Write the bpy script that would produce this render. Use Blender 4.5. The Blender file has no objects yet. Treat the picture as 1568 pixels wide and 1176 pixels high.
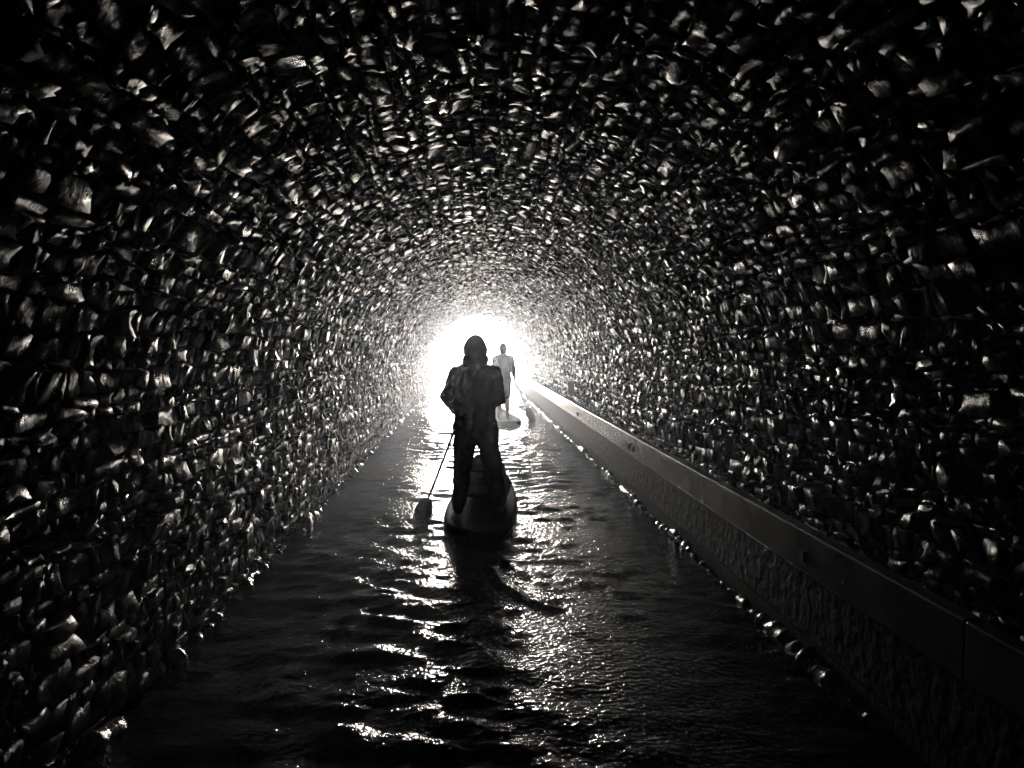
import bpy, math, random
import numpy as np
from mathutils import Vector, Matrix
random.seed(7); rng=np.random.default_rng(7)
scene=bpy.context.scene
col=scene.collection

# ---------------------------------------------------------------- helpers
def mat(name, base=(.2,.2,.2), rough=.6, spec=.5, noise=None, bump=None, metallic=0, ior=1.45):
    m=bpy.data.materials.new(name); m.use_nodes=True
    nt=m.node_tree; b=nt.nodes['Principled BSDF']
    b.inputs['Base Color'].default_value=(*base,1); b.inputs['Roughness'].default_value=rough
    b.inputs['Specular IOR Level'].default_value=spec; b.inputs['Metallic'].default_value=metallic
    b.inputs['IOR'].default_value=ior
    tc=nt.nodes.new('ShaderNodeTexCoord')
    if noise:
        n=nt.nodes.new('ShaderNodeTexNoise'); n.inputs['Scale'].default_value=noise[0]; n.inputs['Detail'].default_value=5
        nt.links.new(tc.outputs['Object'],n.inputs['Vector'])
        r=nt.nodes.new('ShaderNodeValToRGB')
        r.color_ramp.elements[0].position=.3; r.color_ramp.elements[1].position=.7
        r.color_ramp.elements[0].color=(*[c*noise[1] for c in base],1)
        r.color_ramp.elements[1].color=(*[min(1,c*noise[2]) for c in base],1)
        nt.links.new(n.outputs['Fac'],r.inputs['Fac']); nt.links.new(r.outputs['Color'],b.inputs['Base Color'])
    if bump:
        n=nt.nodes.new('ShaderNodeTexNoise'); n.inputs['Scale'].default_value=bump[0]; n.inputs['Detail'].default_value=4
        nt.links.new(tc.outputs['Object'],n.inputs['Vector'])
        bp=nt.nodes.new('ShaderNodeBump'); bp.inputs['Strength'].default_value=1; bp.inputs['Distance'].default_value=bump[1]
        nt.links.new(n.outputs['Fac'],bp.inputs['Height']); nt.links.new(bp.outputs['Normal'],b.inputs['Normal'])
    return m
def mesh_obj(name, verts, faces, m=None, smooth=False, parent=None):
    me=bpy.data.meshes.new(name); me.from_pydata([tuple(v) for v in verts],[],[tuple(f) for f in faces]); me.update()
    if smooth: me.polygons.foreach_set('use_smooth',[True]*len(me.polygons))
    o=bpy.data.objects.new(name,me); col.objects.link(o)
    if m: me.materials.append(m)
    if parent: o.parent=parent
    return o
def empty(name,loc=(0,0,0),rz=0):
    o=bpy.data.objects.new(name,None); col.objects.link(o); o.location=loc; o.rotation_euler=(0,0,rz); o.empty_display_size=.2
    return o
def box(V,F,x0,x1,y0,y1,z0,z1):
    b=len(V)
    V+= [(x0,y0,z0),(x1,y0,z0),(x1,y1,z0),(x0,y1,z0),(x0,y0,z1),(x1,y0,z1),(x1,y1,z1),(x0,y1,z1)]
    F+= [(b,b+3,b+2,b+1),(b+4,b+5,b+6,b+7),(b,b+1,b+5,b+4),(b+1,b+2,b+6,b+5),(b+2,b+3,b+7,b+6),(b+3,b,b+4,b+7)]

# ---------------------------------------------------------------- tunnel profile
XL,XR=-1.66,2.14; CX=(XL+XR)/2; R=(XR-XL)/2; ZS=1.22; ZB=-0.3
LW=ZS-ZB; S=2*LW+math.pi*R
END=34.0
def prof(s):
    s=np.asarray(s,float)
    x=np.empty_like(s); z=np.empty_like(s); nx=np.empty_like(s); nz=np.empty_like(s)
    a=s<LW; c=s>LW+math.pi*R; b=~(a|c)
    x[a]=XL; z[a]=ZB+s[a]; nx[a]=1; nz[a]=0
    t=(s[b]-LW)/R
    x[b]=CX-R*np.cos(t); z[b]=ZS+R*np.sin(t); nx[b]=np.cos(t); nz[b]=-np.sin(t)
    q=s[c]-LW-math.pi*R
    x[c]=XR; z[c]=ZS-q; nx[c]=-1; nz[c]=0
    return x,z,nx,nz

# stone material with per-stone tone, patchy dampness
ms=bpy.data.materials.new('damp_rubble_stone'); ms.use_nodes=True
nt=ms.node_tree; b=nt.nodes['Principled BSDF']; L=nt.links
at=nt.nodes.new('ShaderNodeAttribute'); at.attribute_name='tone'
tc=nt.nodes.new('ShaderNodeTexCoord')
n1=nt.nodes.new('ShaderNodeTexNoise'); n1.inputs['Scale'].default_value=9; n1.inputs['Detail'].default_value=5
L.new(tc.outputs['Object'],n1.inputs['Vector'])
mr=nt.nodes.new('ShaderNodeMapRange'); mr.inputs[1].default_value=.3; mr.inputs[2].default_value=.7; mr.inputs[3].default_value=.3; mr.inputs[4].default_value=1.3
L.new(n1.outputs['Fac'],mr.inputs[0])
mx=nt.nodes.new('ShaderNodeMix'); mx.data_type='RGBA'; mx.blend_type='MULTIPLY'; mx.inputs[0].default_value=1
L.new(at.outputs['Color'],mx.inputs[6]); L.new(mr.outputs[0],mx.inputs[7]); L.new(mx.outputs[2],b.inputs['Base Color'])
n2=nt.nodes.new('ShaderNodeTexNoise'); n2.inputs['Scale'].default_value=8; n2.inputs['Detail'].default_value=4
L.new(tc.outputs['Object'],n2.inputs['Vector'])
mr2=nt.nodes.new('ShaderNodeMapRange'); mr2.inputs[1].default_value=.35; mr2.inputs[2].default_value=.65; mr2.inputs[3].default_value=.26; mr2.inputs[4].default_value=.36
L.new(n2.outputs['Fac'],mr2.inputs[0]); L.new(mr2.outputs[0],b.inputs['Roughness'])
# broad patches of wall that are dry (matt) or damp (shiny)
n4=nt.nodes.new('ShaderNodeTexNoise'); n4.inputs['Scale'].default_value=1.1; n4.inputs['Detail'].default_value=3
L.new(tc.outputs['Object'],n4.inputs['Vector'])
mr4=nt.nodes.new('ShaderNodeMapRange'); mr4.inputs[1].default_value=.38; mr4.inputs[2].default_value=.6; mr4.inputs[3].default_value=.3; mr4.inputs[4].default_value=1.15
L.new(n4.outputs['Fac'],mr4.inputs[0])
mr3=nt.nodes.new('ShaderNodeMapRange'); mr3.inputs[1].default_value=.42; mr3.inputs[2].default_value=.55; mr3.inputs[3].default_value=.45; mr3.inputs[4].default_value=.015
L.new(n2.outputs['Fac'],mr3.inputs[0])
mu=nt.nodes.new('ShaderNodeMath'); mu.operation='MULTIPLY'; L.new(mr3.outputs[0],mu.inputs[0]); L.new(mr4.outputs[0],mu.inputs[1])
L.new(mu.outputs[0],b.inputs['Specular IOR Level'])
n3=nt.nodes.new('ShaderNodeTexNoise'); n3.inputs['Scale'].default_value=28; n3.inputs['Detail'].default_value=5; n3.inputs['Roughness'].default_value=.58
L.new(tc.outputs['Object'],n3.inputs['Vector'])
bp=nt.nodes.new('ShaderNodeBump'); bp.inputs['Strength'].default_value=1; bp.inputs['Distance'].default_value=.0095
L.new(n3.outputs['Fac'],bp.inputs['Height']); L.new(bp.outputs['Normal'],b.inputs['Normal'])

m_mortar=mat('dark_mortar',(.015,.015,.015),.9,.05,noise=(6,.5,1.4),bump=(30,.01))

tunnel=empty('canal_tunnel')
ss=np.linspace(0,S,90); ys=np.array([-26,-10,-2]+list(np.linspace(0,END,60)))
x,z,nx,nz=prof(ss)
V=[];F=[]
for yy in ys:
    for i in range(len(ss)): V.append((x[i]-nx[i]*.005,yy,z[i]-nz[i]*.005))
n=len(ss)
for j in range(len(ys)-1):
    for i in range(n-1):
        F.append((j*n+i,j*n+i+1,(j+1)*n+i+1,(j+1)*n+i))
bb=len(V)
V+=[(XL-1,-26,-1),(XR+1,-26,-1),(XR+1,-26,4),(XL-1,-26,4)]; F.append((bb,bb+1,bb+2,bb+3))  # closing sheet added behind the camera to keep sky light out
mesh_obj('mortar_lining',V,F,m_mortar,parent=tunnel)

# rubble stones
edges=[0.0]
while edges[-1]<S: edges.append(edges[-1]+random.choice([random.uniform(.03,.06),random.uniform(.055,.11)]))
edges[-1]=S
NU=6; NV=5
U=np.array([0,.04,.3,.7,.96,1.])
W=np.array([0,.07,.5,.93,1.])
phase=rng.uniform(0,6.28,(len(edges),4))
def wob(k,y):
    if k==0 or k==len(edges)-1: return 0*y
    p=phase[k]; return .018*np.sin(y*1.1+p[0])+.012*np.sin(y*2.7+p[1])+.010*np.sin(y*6.1+p[2])+.007*np.sin(y*13+p[3])
AV=[];AT=[];cnt=0
for k in range(len(edges)-1):
    y=-2.0+random.uniform(0,.3)
    while y<END:
        q=random.random()
        l=random.uniform(.07,.18) if q<.55 else (random.uniform(.035,.08) if q<.86 else random.uniform(.18,.34))
        y1=min(y+l,END); g=random.uniform(.002,.011)
        yu=y+g+(y1-y-2*g)*U
        YY=np.repeat(yu[:,None],NV,1)
        e0=edges[k]+wob(k,YY)+g; e1=edges[k+1]+wob(k+1,YY)-g
        SS=e0+(e1-e0)*W[None,:]
        skew=random.gauss(0,.35)
        YY=YY+skew*(SS-(edges[k]+edges[k+1])/2)
        SS=SS+rng.normal(0,.008,SS.shape); YY=YY+rng.normal(0,.010,YY.shape)
        h0=random.uniform(.006,.026)
        if random.random()<.06: h0+=.03
        if random.random()<.16: h0=.003
        ty=random.gauss(0,.08); ts=random.gauss(0,.17)
        H=h0+ty*(YY-(y+y1)/2)+ts*(SS-(edges[k]+edges[k+1])/2)+rng.normal(0,.0038,SS.shape)
        H=np.maximum(H,.002)
        bord=np.zeros((NU,NV),bool); bord[0]=bord[-1]=True; bord[:,0]=bord[:,-1]=True
        H[bord]=-.02
        px,pz,pnx,pnz=prof(np.clip(SS,0,S))
        P=np.stack([px+pnx*H,np.minimum(YY,END),pz+pnz*H],-1).reshape(-1,3)
        AV.append(P)
        t=random.choice([.008,.012,.018,.025,.05])*random.uniform(.7,1.3); w=random.uniform(-.12,.28)
        AT.append((t*(1+w),t,t*(1-w*.9)))
        cnt+=1; y=y1
AV=np.concatenate(AV); nv=NU*NV
quad=np.array([(i*NV+j,i*NV+j+1,(i+1)*NV+j+1,(i+1)*NV+j) for i in range(NU-1) for j in range(NV-1)])
FA=(quad[None]+(np.arange(cnt)*nv)[:,None,None]).reshape(-1,4)
me=bpy.data.meshes.new('rubble_stones')
me.vertices.add(len(AV)); me.vertices.foreach_set('co',AV.ravel())
me.loops.add(FA.size); me.loops.foreach_set('vertex_index',FA.ravel().astype(np.int32))
me.polygons.add(len(FA)); me.polygons.foreach_set('loop_start',(np.arange(len(FA))*4).astype(np.int32))
me.update(calc_edges=True); me.polygons.foreach_set('use_smooth',[True]*len(FA))
ca=me.attributes.new('tone','FLOAT_COLOR','POINT')
tones=np.concatenate([np.repeat(np.array(AT),nv,0),np.ones((cnt*nv,1))],1).astype(np.float32)
ca.data.foreach_set('color',tones.ravel())
me.materials.append(ms)
o=bpy.data.objects.new('rubble_stones',me); col.objects.link(o); o.parent=tunnel
print('stones',cnt)

# outer portal wall with arch hole
V=[];F=[]
arc=[(XL,ZB)]+[(CX-R*math.cos(t),ZS+R*math.sin(t)) for t in np.linspace(0,math.pi,33)]+[(XR,ZB)]
out=[]
for (ax,az) in arc:
    t=math.atan2(az-ZS,ax-CX)
    if az<=ZS: out.append((CX+(-9 if ax<CX else 9), az))
    else:
        s=min(9/max(1e-6,abs(math.cos(t))),4.4/max(1e-6,abs(math.sin(t)))); out.append((CX+s*math.cos(t),ZS+s*math.sin(t)))
for yy in (END+.002,END+.5):
    for p in arc: V.append((p[0],yy,p[1]))
    for p in out: V.append((p[0],yy,p[1]))
n=len(arc); K=2*n
for i in range(n-1):
    F+= [(i,i+1,n+i+1,n+i),(K+i,K+n+i,K+n+i+1,K+i+1),(i,K+i,K+i+1,i+1),(n+i,n+i+1,K+n+i+1,K+n+i)]
mesh_obj('portal_wall',V,F,mat('portal_stone',(.28,.26,.23),.8,noise=(5,.5,1.3),bump=(12,.02)),parent=tunnel)

# towpath ledge and fender rail (right)
WX=1.81
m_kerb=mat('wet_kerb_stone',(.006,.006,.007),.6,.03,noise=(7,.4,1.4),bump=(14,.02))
m_foot=mat('wet_footing_stone',(.04,.04,.04),.2,.6,noise=(9,.4,1.4),bump=(30,.012))
V=[];F=[]
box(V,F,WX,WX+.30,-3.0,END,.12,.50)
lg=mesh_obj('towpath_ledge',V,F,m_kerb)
bv=lg.modifiers.new('b','BEVEL'); bv.width=.02; bv.segments=2
V=[];F=[]
box(V,F,WX+.02,XR+.1,-26,END,-.3,.115)
mesh_obj('ledge_core',V,F,m_mortar,parent=lg)
# footing course just breaking the water, rounding added to catch a glint line
V=[];F=[]
yy_=np.concatenate([np.arange(0,14,.025),np.arange(14,END,.06)])
for sgn,xc in ((1,XL+.035),(-1,WX+.005)):
    w1=np.zeros_like(yy_); w2=np.zeros_like(yy_)
    for k in range(14):
        fq=math.exp(random.uniform(math.log(1.5),math.log(45))); w1+=.011*fq**-.25*np.sin(fq*yy_+random.uniform(0,6.28)); w2+=.014*fq**-.2*np.sin(fq*1.1*yy_+random.uniform(0,6.28))
    bb=len(V); M=8
    for i,y in enumerate(yy_):
        rr=.038+w1[i]
        for a in range(M+1):
            t=math.pi*a/M
            V.append((xc+sgn*(rr*math.sin(t)*1.1)+w1[i]*.5, y+random.gauss(0,.003), -.006+w2[i]*.8+rr*math.cos(t)))
    for i in range(len(yy_)-1):
        for a in range(M): 
            p=bb+i*(M+1)+a; F.append((p,p+1,p+M+2,p+M+1))
mesh_obj('footing_course',V,F,m_foot,smooth=True,parent=tunnel)
rail=empty('fender_rail')
m_rail=mat('weathered_grey_paint',(.09,.09,.09),.27,.55,noise=(2.2,.4,1.3),bump=(7,.0018))
m_iron=mat('rusty_iron',(.02,.018,.015),.6,metallic=.3)
V=[];F=[]
yy=-3.0
while yy<END:
    y1=min(END,yy+5.6)
    d=random.uniform(-.003,.003)
    box(V,F,WX-.06+d,WX+.015+d,yy+.002,y1-.002,.51+random.uniform(-.004,.004),.735+random.uniform(-.003,.003))
    yy=y1
o=mesh_obj('rail_boards',V,F,m_rail,parent=rail); bv=o.modifiers.new('b','BEVEL'); bv.width=.01; bv.segments=2
V=[];F=[]
for q in (3.9,8.2,8.42,12.6): box(V,F,WX-.075,WX-.04,q,q+.05,.57,.63)
mesh_obj('rail_bracket',V,F,m_iron,parent=rail)
V=[];F=[]; box(V,F,XR-.20,XR-.06,15.5,15.56,.72,1.02); box(V,F,XR-.09,XR+.0,15.52,15.54,.8,.84)
mk=mesh_obj('distance_marker',V,F,mat('white_enamel',(.8,.8,.78),.35,noise=(12,.8,1.05))); bv=mk.modifiers.new('b','BEVEL'); bv.width=.006

# ---------------------------------------------------------------- water
xs=np.arange(XL-.1,XR+.101,.04)
yv=np.concatenate([np.arange(2.0,13,.022),np.arange(13,22,.04),np.arange(22,END+.6,.08)])
X,Y=np.meshgrid(xs,yv)
Z=np.zeros_like(X)
for i in range(110):
    lam=math.exp(rng.uniform(math.log(.09),math.log(.5)))
    ang=rng.normal(math.pi/2,.5) if i%5 else rng.uniform(0,math.pi*2)
    k=2*math.pi/lam; sl=.0245
    Z+=sl/k*np.sin(k*(X*math.cos(ang)+Y*math.sin(ang))+rng.uniform(0,6.28)+.9*np.sin(Y*1.1+X*1.5+i))
patch=.75+.35*np.sin(Y*.55+1.1*np.sin(X*1.7)+.5)+.3*np.sin(Y*2.3+X*2.8+np.sin(Y*.8)*2)
Z*=np.clip(patch,.3,1.35)
def ridge(pts,amp,w):
    global Z
    D=np.full_like(X,9.)
    for (a,b2) in zip(pts[:-1],pts[1:]):
        ax,ay=a;bx,by=b2; t=np.clip(((X-ax)*(bx-ax)+(Y-ay)*(by-ay))/((bx-ax)**2+(by-ay)**2),0,1)
        D=np.minimum(D,np.hypot(X-ax-t*(bx-ax),Y-ay-t*(by-ay)))
    Z+=amp*np.exp(-(D/w)**2)-amp*.5*np.exp(-((D-1.8*w)/w)**2)
ridge([(.14,5.9),(.22,5.45),(.36,5.12),(.53,4.92)],.016,.035)
ridge([(.2,6.3),(.36,5.8),(.62,5.3)],.008,.04)
V=np.stack([X,Y,Z],-1).reshape(-1,3).tolist(); nx_=len(xs); ny_=len(yv)
F=[(j*nx_+i,j*nx_+i+1,(j+1)*nx_+i+1,(j+1)*nx_+i) for j in range(ny_-1) for i in range(nx_-1)]
def sheet(x0,x1,y0,y1,zz): 
    bb=len(V); V.extend([(x0,y0,zz),(x1,y0,zz),(x1,y1,zz),(x0,y1,zz)]); F.append((bb,bb+1,bb+2,bb+3))
sheet(XL-.1,XR+.1,-26,2.0,0); sheet(-9,11,END+.55,1500,-.004)
mw=bpy.data.materials.new('dark_canal_water'); mw.use_nodes=True; nt=mw.node_tree; b=nt.nodes['Principled BSDF']; L=nt.links
b.inputs['Base Color'].default_value=(.0015,.0025,.0045,1); b.inputs['Roughness'].default_value=.035; b.inputs['IOR'].default_value=1.33
tc=nt.nodes.new('ShaderNodeTexCoord'); mp=nt.nodes.new('ShaderNodeMapping'); mp.inputs['Scale'].default_value=(.8,1,1)
L.new(tc.outputs['Object'],mp.inputs['Vector'])
nn=nt.nodes.new('ShaderNodeTexNoise'); nn.inputs['Scale'].default_value=32; nn.inputs['Detail'].default_value=2
L.new(mp.outputs[0],nn.inputs['Vector'])
bp=nt.nodes.new('ShaderNodeBump'); bp.inputs['Strength'].default_value=1; bp.inputs['Distance'].default_value=.014
L.new(nn.outputs['Fac'],bp.inputs['Height']); L.new(bp.outputs[0],b.inputs['Normal'])
mesh_obj('canal_water',V,F,mw,smooth=True)

# ---------------------------------------------------------------- outside land
V=[];F=[]
box(V,F,-600,-9,END+.5,1500,-1,.4); box(V,F,11,600,END+.5,1500,-1,.4)
mesh_obj('ground',V,F,mat('rough_grass',(.09,.11,.05),.9,.2,noise=(.8,.6,1.4),bump=(5,.05)))
V=[];F=[]; gx=np.linspace(-200,200,81); gy=np.linspace(-150,END+.5,60)
for yq in gy:
    for xq in gx:
        side=min(1,max(0,(abs(xq)-9)/3)); hh=5.5+ .12*(END-yq)*.4
        lo=.4+min((END+.5-yq)*.5,hh-.4)
        V.append((xq,yq,hh*(1-side)+lo*side+.15*math.sin(xq*.7)*math.cos(yq*.6)*(1 if yq<END-3 else 0)))
n=len(gx)
for j in range(len(gy)-1):
    for i in range(n-1): F.append((j*n+i,j*n+i+1,(j+1)*n+i+1,(j+1)*n+i))
mesh_obj('hillside',V,F,mat('hill_grass',(.08,.1,.045),.9,.2,noise=(.5,.6,1.4)),smooth=True)

# ---------------------------------------------------------------- body tools
def capsule(p0,r0,p1,r1,flat=(1,1,1),seg=18,rings=6):
    p0=Vector(p0);p1=Vector(p1); d=p1-p0; Ln=d.length
    q=Vector((0,0,1)).rotation_difference(d.normalized()) if Ln>1e-6 else Matrix.Identity(3).to_quaternion()
    pr=[]
    for i in range(rings+1):
        a=-math.pi/2+math.pi/2*i/rings; pr.append((r0*math.cos(a),r0*math.sin(a)))
    for i in range(rings+1):
        a=math.pi/2*i/rings; pr.append((r1*math.cos(a),Ln+r1*math.sin(a)))
    V=[];F=[]
    for (r,h) in pr:
        r=max(r,1e-4)
        for s_ in range(seg):
            a=2*math.pi*s_/seg; v=q@Vector((r*math.cos(a),r*math.sin(a),h)); V.append(v)
    c=(p1-p0)/2
    V=[p0+c+Vector(((v-c).x*flat[0],(v-c).y*flat[1],(v-c).z*flat[2])) for v in V]
    m=len(pr)
    for j in range(m-1):
        for i in range(seg): F.append((j*seg+i,j*seg+(i+1)%seg,(j+1)*seg+(i+1)%seg,(j+1)*seg+i))
    F.append(tuple(reversed(range(seg)))); F.append(tuple(range((m-1)*seg,m*seg)))
    return V,F
def fuse(name,parts,m,parent,voxel=.012,smooth=4,disp=0):
    V=[];F=[]
    for p in parts:
        v,f=capsule(*p); bb=len(V); V+=v; F+=[tuple(i+bb for i in q) for q in f]
    o=mesh_obj(name,V,F,m,smooth=True,parent=parent)
    r=o.modifiers.new('r','REMESH'); r.mode='VOXEL'; r.voxel_size=voxel; r.use_smooth_shade=True
    if smooth:
        s_=o.modifiers.new('s','SMOOTH'); s_.iterations=smooth; s_.factor=.5
    if disp:
        t=bpy.data.textures.new(name+'_folds','CLOUDS'); t.noise_scale=.09; t.noise_depth=2
        d=o.modifiers.new('d','DISPLACE'); d.texture=t; d.strength=disp; d.mid_level=.5
    return o
m_jacket=mat('dark_jacket',(.02,.02,.028),.9,.1,noise=(6,.7,1.3),bump=(40,.004))
m_trous=mat('dark_trousers',(.018,.02,.028),.9,.1,noise=(8,.7,1.3),bump=(40,.004))
m_boot=mat('neoprene_boots',(.015,.015,.018),.6)
m_skin=mat('skin',(.42,.26,.19),.5,noise=(10,.9,1.08))
m_hair=mat('hair',(.03,.02,.012),.6,bump=(90,.006))
m_alu=mat('paddle_shaft_black',(.02,.02,.02),.4,.3)
m_blade=mat('paddle_blade_grey',(.012,.012,.015),.6,.2)
m_vest=mat('buoyancy_vest',(.02,.02,.02),.9,.1,noise=(6,.7,1.3),bump=(30,.006))
def hand(name,parent,wrist,palm_dir,curl_dir,side,scale=1):
    f=Vector(palm_dir).normalized(); c=Vector(curl_dir); c=(c-f*c.dot(f)).normalized(); a=f.cross(c).normalized()*side
    w=Vector(wrist); P=[]
    for k in (-1,0,1): P.append((w+a*.022*k*.7,.017,w+f*.082+a*.027*k,.014))
    for k,(off,ln) in enumerate(((-.033,.062),(-.011,.078),(.011,.084),(.033,.074))):
        b0=w+f*.085+a*off; b1=b0+f*ln*.35+c*ln*.18; b2=b1+c*ln*.42+f*ln*.02; b3=b2-f*ln*.3+c*ln*.08
        P+= [(b0,.0095,b1,.009),(b1,.009,b2,.0085),(b2,.0085,b3,.0075)]
    t0=w+f*.025+a*.026; t1=t0+f*.03+a*.026+c*.02; t2=t1+f*.012+c*.032-a*.006
    P+= [(t0,.014,t1,.011),(t1,.011,t2,.009)]
    return fuse(name,P,m_skin,parent,voxel=.0045,smooth=2)
def head(parent,c,hat=True):
    c=Vector(c)
    P=[(c+Vector((0,-.012,.035)),.083,c+Vector((0,.015,.03)),.078),
       (c+Vector((0,.02,-.02)),.066,c+Vector((0,.035,-.075)),.045),
       (c+Vector((0,.085,.0)),.012,c+Vector((0,.108,-.028)),.014),
       (c+Vector((-.02,.083,-.058)),.009,c+Vector((.02,.083,-.058)),.009),
       (c+Vector((-.03,.075,.018)),.014,c+Vector((.03,.075,.018)),.014),
       (c+Vector((0,-.02,-.05)),.056,c+Vector((0,-.03,-.16)),.062)]
    for s_ in (-1,1): P.append((c+Vector((s_*.079,-.005,.012)),.013,c+Vector((s_*.076,-.0,-.022)),.010,(.8,1,1)))
    fuse('head',P,m_skin,parent,.006,2)
    for s_ in (-1,1):
        v,f=capsule(c+Vector((s_*.031,.079,.0)),.011,c+Vector((s_*.031,.080,.0)),.011)
        mesh_obj('eye',v,f,mat('eye_white',(.6,.6,.6),.2),True,parent)
    if hat:
        P=[(c+Vector((0,-.02,.035)),.1,c+Vector((0,-.015,.045)),.096),(c+Vector((0,-.05,-.02)),.105,c+Vector((0,-.03,.02)),.105),
           (c+Vector((-.06,-.05,-.11)),.075,c+Vector((.06,-.05,-.11)),.075)]
        for i in range(16):
            a=-.5+ (math.pi+1)*i/16; a2=-.5+(math.pi+1)*(i+1)/16
            P.append((c+Vector((.098*math.cos(a),.02,-.015+.11*math.sin(a))),.022,c+Vector((.098*math.cos(a2),.02,-.015+.11*math.sin(a2))),.022))
        fuse('hood',P,m_jacket,parent,.008,3,.02)
    else:
        P=[(c+Vector((0,-.02,.045)),.09,c+Vector((0,-.005,.06)),.085),(c+Vector((0,-.045,-.05)),.065,c+Vector((0,-.03,.03)),.085)]
        fuse('hair',P,m_hair,parent,.008,2,.012)
def paddle(parent,top,bottom):
    top=Vector(top);bottom=Vector(bottom);d=(bottom-top).normalized()
    P=[(top,.0145,bottom,.0145)]
    fuse('paddle_shaft',P,m_alu,parent,.006,0)
    side=d.cross(Vector((0,1,0))).normalized()
    v,f=capsule(top-side*.05,.015,top+side*.05,.015); mesh_obj('paddle_grip',v,f,m_alu,True,parent)
    nrm=d.cross(side).normalized(); V=[];F=[]; n=14
    for i in range(n+1):
        t=i/n; w=.095*math.sin(math.pi*min(1,.06+.94*t)**.75*.92)**.7 if t<1 else .035
        c=bottom+d*(.44*t-.02)
        for s_ in (-1,-.5,0,.5,1):
            V.append(c+side*w*s_+nrm*(.012*(1-s_*s_)+.006))
        for s_ in (-1,-.5,0,.5,1):
            V.append(c+side*w*s_-nrm*(.006-.008*s_*s_))
    for i in range(n):
        for k in range(4):
            a=i*10+k; F.append((a,a+1,a+11,a+10)); F.append((a+5,a+15,a+16,a+6))
        F.append((i*10,i*10+10,i*10+15,i*10+5)); F.append((i*10+4,i*10+9,i*10+19,i*10+14))
    F.append((0,5,6,7,8,9,4,3,2,1)); e=n*10; F.append((e,e+1,e+2,e+3,e+4,e+9,e+8,e+7,e+6,e+5))
    mesh_obj('paddle_blade',V,F,m_blade,True,parent)
def board(name,loc,rz,colr,padc):
    P=empty(name,loc,rz); Ln=3.2; N=48; V=[];F=[]; T=.12; Wd=.37
    sec=[(-1,0.5),(-.97,.85),(-.85,1),(0,1),(.85,1),(.97,.85),(1,.5),(.97,.15),(.85,0),(0,0),(-.85,0),(-.97,.15)]
    for i in range(N+1):
        t=.5-.5*math.cos(math.pi*i/N); y=(t-.42)*Ln
        w=Wd*(max(0,1-abs((t-.48)/.48)**(2.9) if t<.48 else 1-abs((t-.48)/.52)**2.3))**.6; w=max(w,.02)
        rk=.14*max(0,(t-.7)/.3)**2+.03*max(0,(.12-t)/.12)
        for (a,h) in sec: V.append((a*w,y,rk+(h-.35)*T))
    n=len(sec)
    for i in range(N):
        for k in range(n): F.append((i*n+k,i*n+(k+1)%n,(i+1)*n+(k+1)%n,(i+1)*n+k))
    F.append(tuple(range(n))); F.append(tuple(reversed(range(N*n,N*n+n))))
    mesh_obj('hull',V,F,mat(name+'_pvc',colr,.6,.04,noise=(3,.85,1.1),bump=(30,.002)),True,P)
    V=[];F=[]
    for i in range(15):
        t=i/14; y=-.95+1.7*t; w=.28*(1-abs(2*t-1)**4*.35); zz=.65*T+.004
        V+= [(-w,y,zz),(w,y,zz)]
    for i in range(14): F.append((2*i,2*i+1,2*i+3,2*i+2))
    mesh_obj('deck_pad',V,F,mat(name+'_pad',padc,.8,.1,bump=(60,.006)),False,P)
    V=[(0,-1.25,-.04),(0,-1.0,-.04),(0,-1.22,-.25),(0,-1.3,-.25),(.01,-1.25,-.04),(.01,-1.0,-.04),(.01,-1.22,-.25),(.01,-1.3,-.25)]
    F=[(0,1,2,3),(4,7,6,5),(0,4,5,1),(1,5,6,2),(2,6,7,3),(3,7,4,0)]
    mesh_obj('fin',V,F,m_alu,False,P)
    return P

# ---------------------------------------------------------------- paddleboarder (near)
DZ=.082
b1=board('paddleboard',(.10,7.95,.0),math.radians(-4),(.008,.009,.012),(.014,.015,.018))
bag=empty('dry_bag',(.14,8.25,DZ))
m_bag=mat('dry_bag_grey',(.06,.065,.07),.6,noise=(8,.7,1.2),bump=(12,.01))
fuse('bag_body',[((-.15,0,.14),.14,(.15,0,.14),.14),((-.12,.02,.26),.13,(.1,.02,.30),.12),((-.05,.02,.38),.08,(.06,.02,.40),.08)],m_bag,bag,.012,3,.04)
fuse('bag_strap',[((-.2,-.12,.3),.012,(.2,-.12,.3),.012),((-.2,-.12,.3),.012,(-.24,0,.02),.012),((.2,-.12,.3),.012,(.24,0,.02),.012)],m_alu,bag,.008,1)

p1=empty('paddleboarder',(.035,7.45,DZ))
F1=.75
fuse('jacket',[((-.0,.0,.96),.20,(0,.0,1.26),.215,(1,F1,1)),
   ((-.10,0,1.375),.095,(.11,0,1.37),.095,(1,.95,1)),((0,0,1.40),.11,(0,.0,1.50),.09),
   ((0,-.035,1.46),.09,(0,-.04,1.53),.085),
   ((-.09,0,.86),.135,(.09,0,.84),.14,(1,.85,1)),
   ((-.165,0,1.365),.092,(-.265,-.01,1.15),.08),((-.265,-.01,1.15),.08,(-.19,.33,.98),.05),
   ((.17,0,1.36),.092,(.215,.03,1.12),.08),((.215,.03,1.12),.075,(.04,.34,1.22),.045)],m_jacket,p1,.012,3,.05)
fuse('trousers',[((-.085,0,.86),.125,(.085,0,.86),.125,(1,.9,1)),
   ((-.095,0,.80),.118,(-.130,.06,.45),.09),((-.130,.06,.45),.09,(-.165,-.01,.12),.075),
   ((.10,0,.80),.12,(.17,.08,.46),.092),((.17,.08,.46),.092,(.225,.02,.12),.076)],m_trous,p1,.012,3,.045)
for nm,fx,fy,to in (('left_boot',-.17,-.01,-.03),('right_boot',.23,.02,.03)):
    fuse(nm,[((fx,fy,.13),.056,(fx,fy-.02,.05),.052),((fx,fy-.04,.044),.044,(fx+to,fy+.17,.04),.04,(1.05,1,.95))],m_boot,p1,.009,2)
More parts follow.
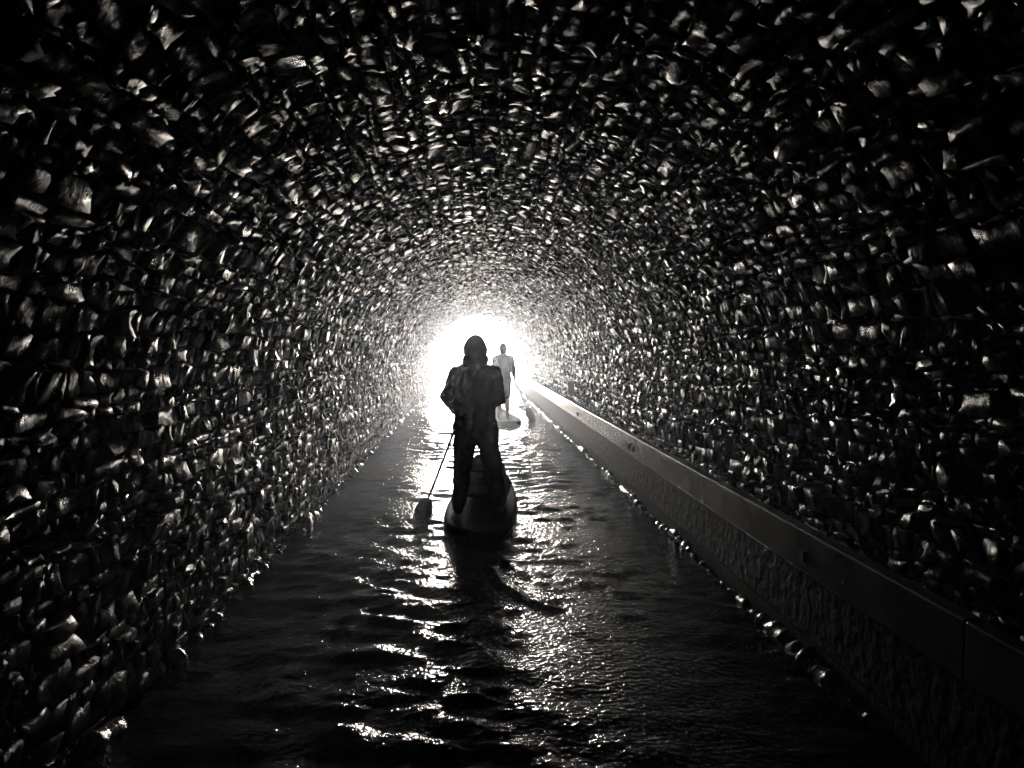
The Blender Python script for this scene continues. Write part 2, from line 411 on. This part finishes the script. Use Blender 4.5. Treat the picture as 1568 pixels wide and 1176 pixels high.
head(p1,(0.0,.01,1.605))
top=Vector((.0,.40,1.32)); bot=Vector((-.50,.55,.02))
paddle(p1,top,bot)
d=(bot-top).normalized()
g=top+d*.42
hand('left_hand',p1,g+Vector((.02,-.09,.03)),(-.15,1,-.1),tuple(d.cross(Vector((0,1,0)))*-1),1)
hand('right_hand',p1,top+Vector((.03,-.09,-.06)),(-.2,.8,.5),(-.6,.4,-.6),-1)

# ---------------------------------------------------------------- far paddleboarder
b2=board('paddleboard',(.74,17.9,.0),math.radians(4),(.015,.018,.022),(.02,.02,.025))
p2=empty('paddleboarder',(.71,17.5,DZ),math.radians(-12))
fuse('jacket',[((-.0,.0,.94),.18,(0,.02,1.28),.20,(1,.75,1)),
   ((-.11,.02,1.37),.09,(.12,.02,1.37),.09),((0,.02,1.42),.085,(0,.02,1.49),.075),
   ((-.17,.02,1.36),.09,(-.22,.06,1.13),.07),((-.22,.06,1.13),.068,(.0,.30,1.18),.045),
   ((.17,.02,1.36),.09,(.235,.04,1.12),.07),((.235,.04,1.12),.068,(.2,.30,.98),.045)],m_vest,p2,.012,3,.03)
fuse('shorts',[((-.06,0,.90),.15,(.06,0,.90),.15,(1,.85,1)),((-.07,0,.84),.125,(-.08,.02,.54),.1),((.07,0,.84),.125,(.085,.03,.54),.1)],m_trous,p2,.012,3,.02)
fuse('legs',[((-.075,.0,.62),.075,(-.08,.04,.48),.065),((-.08,.04,.48),.065,(-.09,-.0,.09),.045),((-.085,-.02,.32),.064,(-.085,-.01,.25),.058),
   ((-.09,-.03,.035),.03,(-.1,.16,.025),.024),((.08,.0,.62),.075,(.09,.05,.48),.065),((.09,.05,.48),.065,(.1,.0,.09),.045),((.095,-.01,.32),.064,(.095,0,.25),.058),
   ((.1,-.03,.035),.03,(.12,.16,.025),.024)],m_skin,p2,.009,3)
head(p2,(0.0,.04,1.58),hat=False)
top=Vector((.03,.36,1.28)); bot=Vector((.50,.50,.18)); paddle(p2,top,bot); d=(bot-top).normalized(); g=top+d*.40
hand('right_hand',p2,g+Vector((-.0,-.09,.03)),(.1,1,-.1),tuple(d.cross(Vector((0,1,0)))),-1)
hand('left_hand',p2,top+Vector((-.03,-.09,-.05)),(.2,.8,.4),(.6,.4,-.6),1)

# ---------------------------------------------------------------- scatter volume added to imitate bloom and haze from the exit
V=[];F=[]; box(V,F,XL-.2,XR+.2,-3,END+.4,-.2,3.3)
mm=bpy.data.materials.new('bloom_scatter'); mm.use_nodes=True; nt=mm.node_tree; nt.nodes.remove(nt.nodes['Principled BSDF'])
vs=nt.nodes.new('ShaderNodeVolumeScatter'); vs.inputs['Density'].default_value=.0065; vs.inputs['Anisotropy'].default_value=.87
vs.inputs['Color'].default_value=(.8,.88,1,1)
nt.links.new(vs.outputs[0],nt.nodes['Material Output'].inputs['Volume'])
mesh_obj('exit_bloom_volume',V,F,mm)

# ---------------------------------------------------------------- sky & sun
w=bpy.data.worlds.new('World'); scene.world=w; w.use_nodes=True; nt=w.node_tree
bg=nt.nodes['Background']; sk=nt.nodes.new('ShaderNodeTexSky'); sk.sky_type='NISHITA'; sk.sun_disc=False
EL=math.radians(1.4); AZ=math.radians(-1.5)
sk.sun_elevation=math.radians(6); sk.sun_rotation=AZ; sk.dust_density=3
hs=nt.nodes.new('ShaderNodeHueSaturation'); hs.inputs['Saturation'].default_value=.3
nt.links.new(sk.outputs[0],hs.inputs['Color']); nt.links.new(hs.outputs[0],bg.inputs[0]); bg.inputs[1].default_value=.9
sl=bpy.data.lights.new('sun','SUN'); sl.energy=5; sl.angle=math.radians(14); sl.color=(1,.955,.89)
so=bpy.data.objects.new('sun',sl); col.objects.link(so)
to_sun=Vector((math.sin(AZ)*math.cos(EL),math.cos(AZ)*math.cos(EL),math.sin(EL)))
so.rotation_euler=to_sun.to_track_quat('Z','Y').to_euler(); so.location=(0,60,10)

# ---------------------------------------------------------------- camera
cd=bpy.data.cameras.new('camera'); cam=bpy.data.objects.new('camera',cd); col.objects.link(cam)
cd.lens=27; cd.sensor_width=36; cd.clip_end=3000; cd.clip_start=.05
cam.location=(0,0,1.70)
cam.rotation_euler=(math.radians(90-2.72),0,math.radians(-3.0))
scene.camera=cam
scene.view_settings.view_transform='Standard'; scene.view_settings.look='None'; scene.view_settings.exposure=0
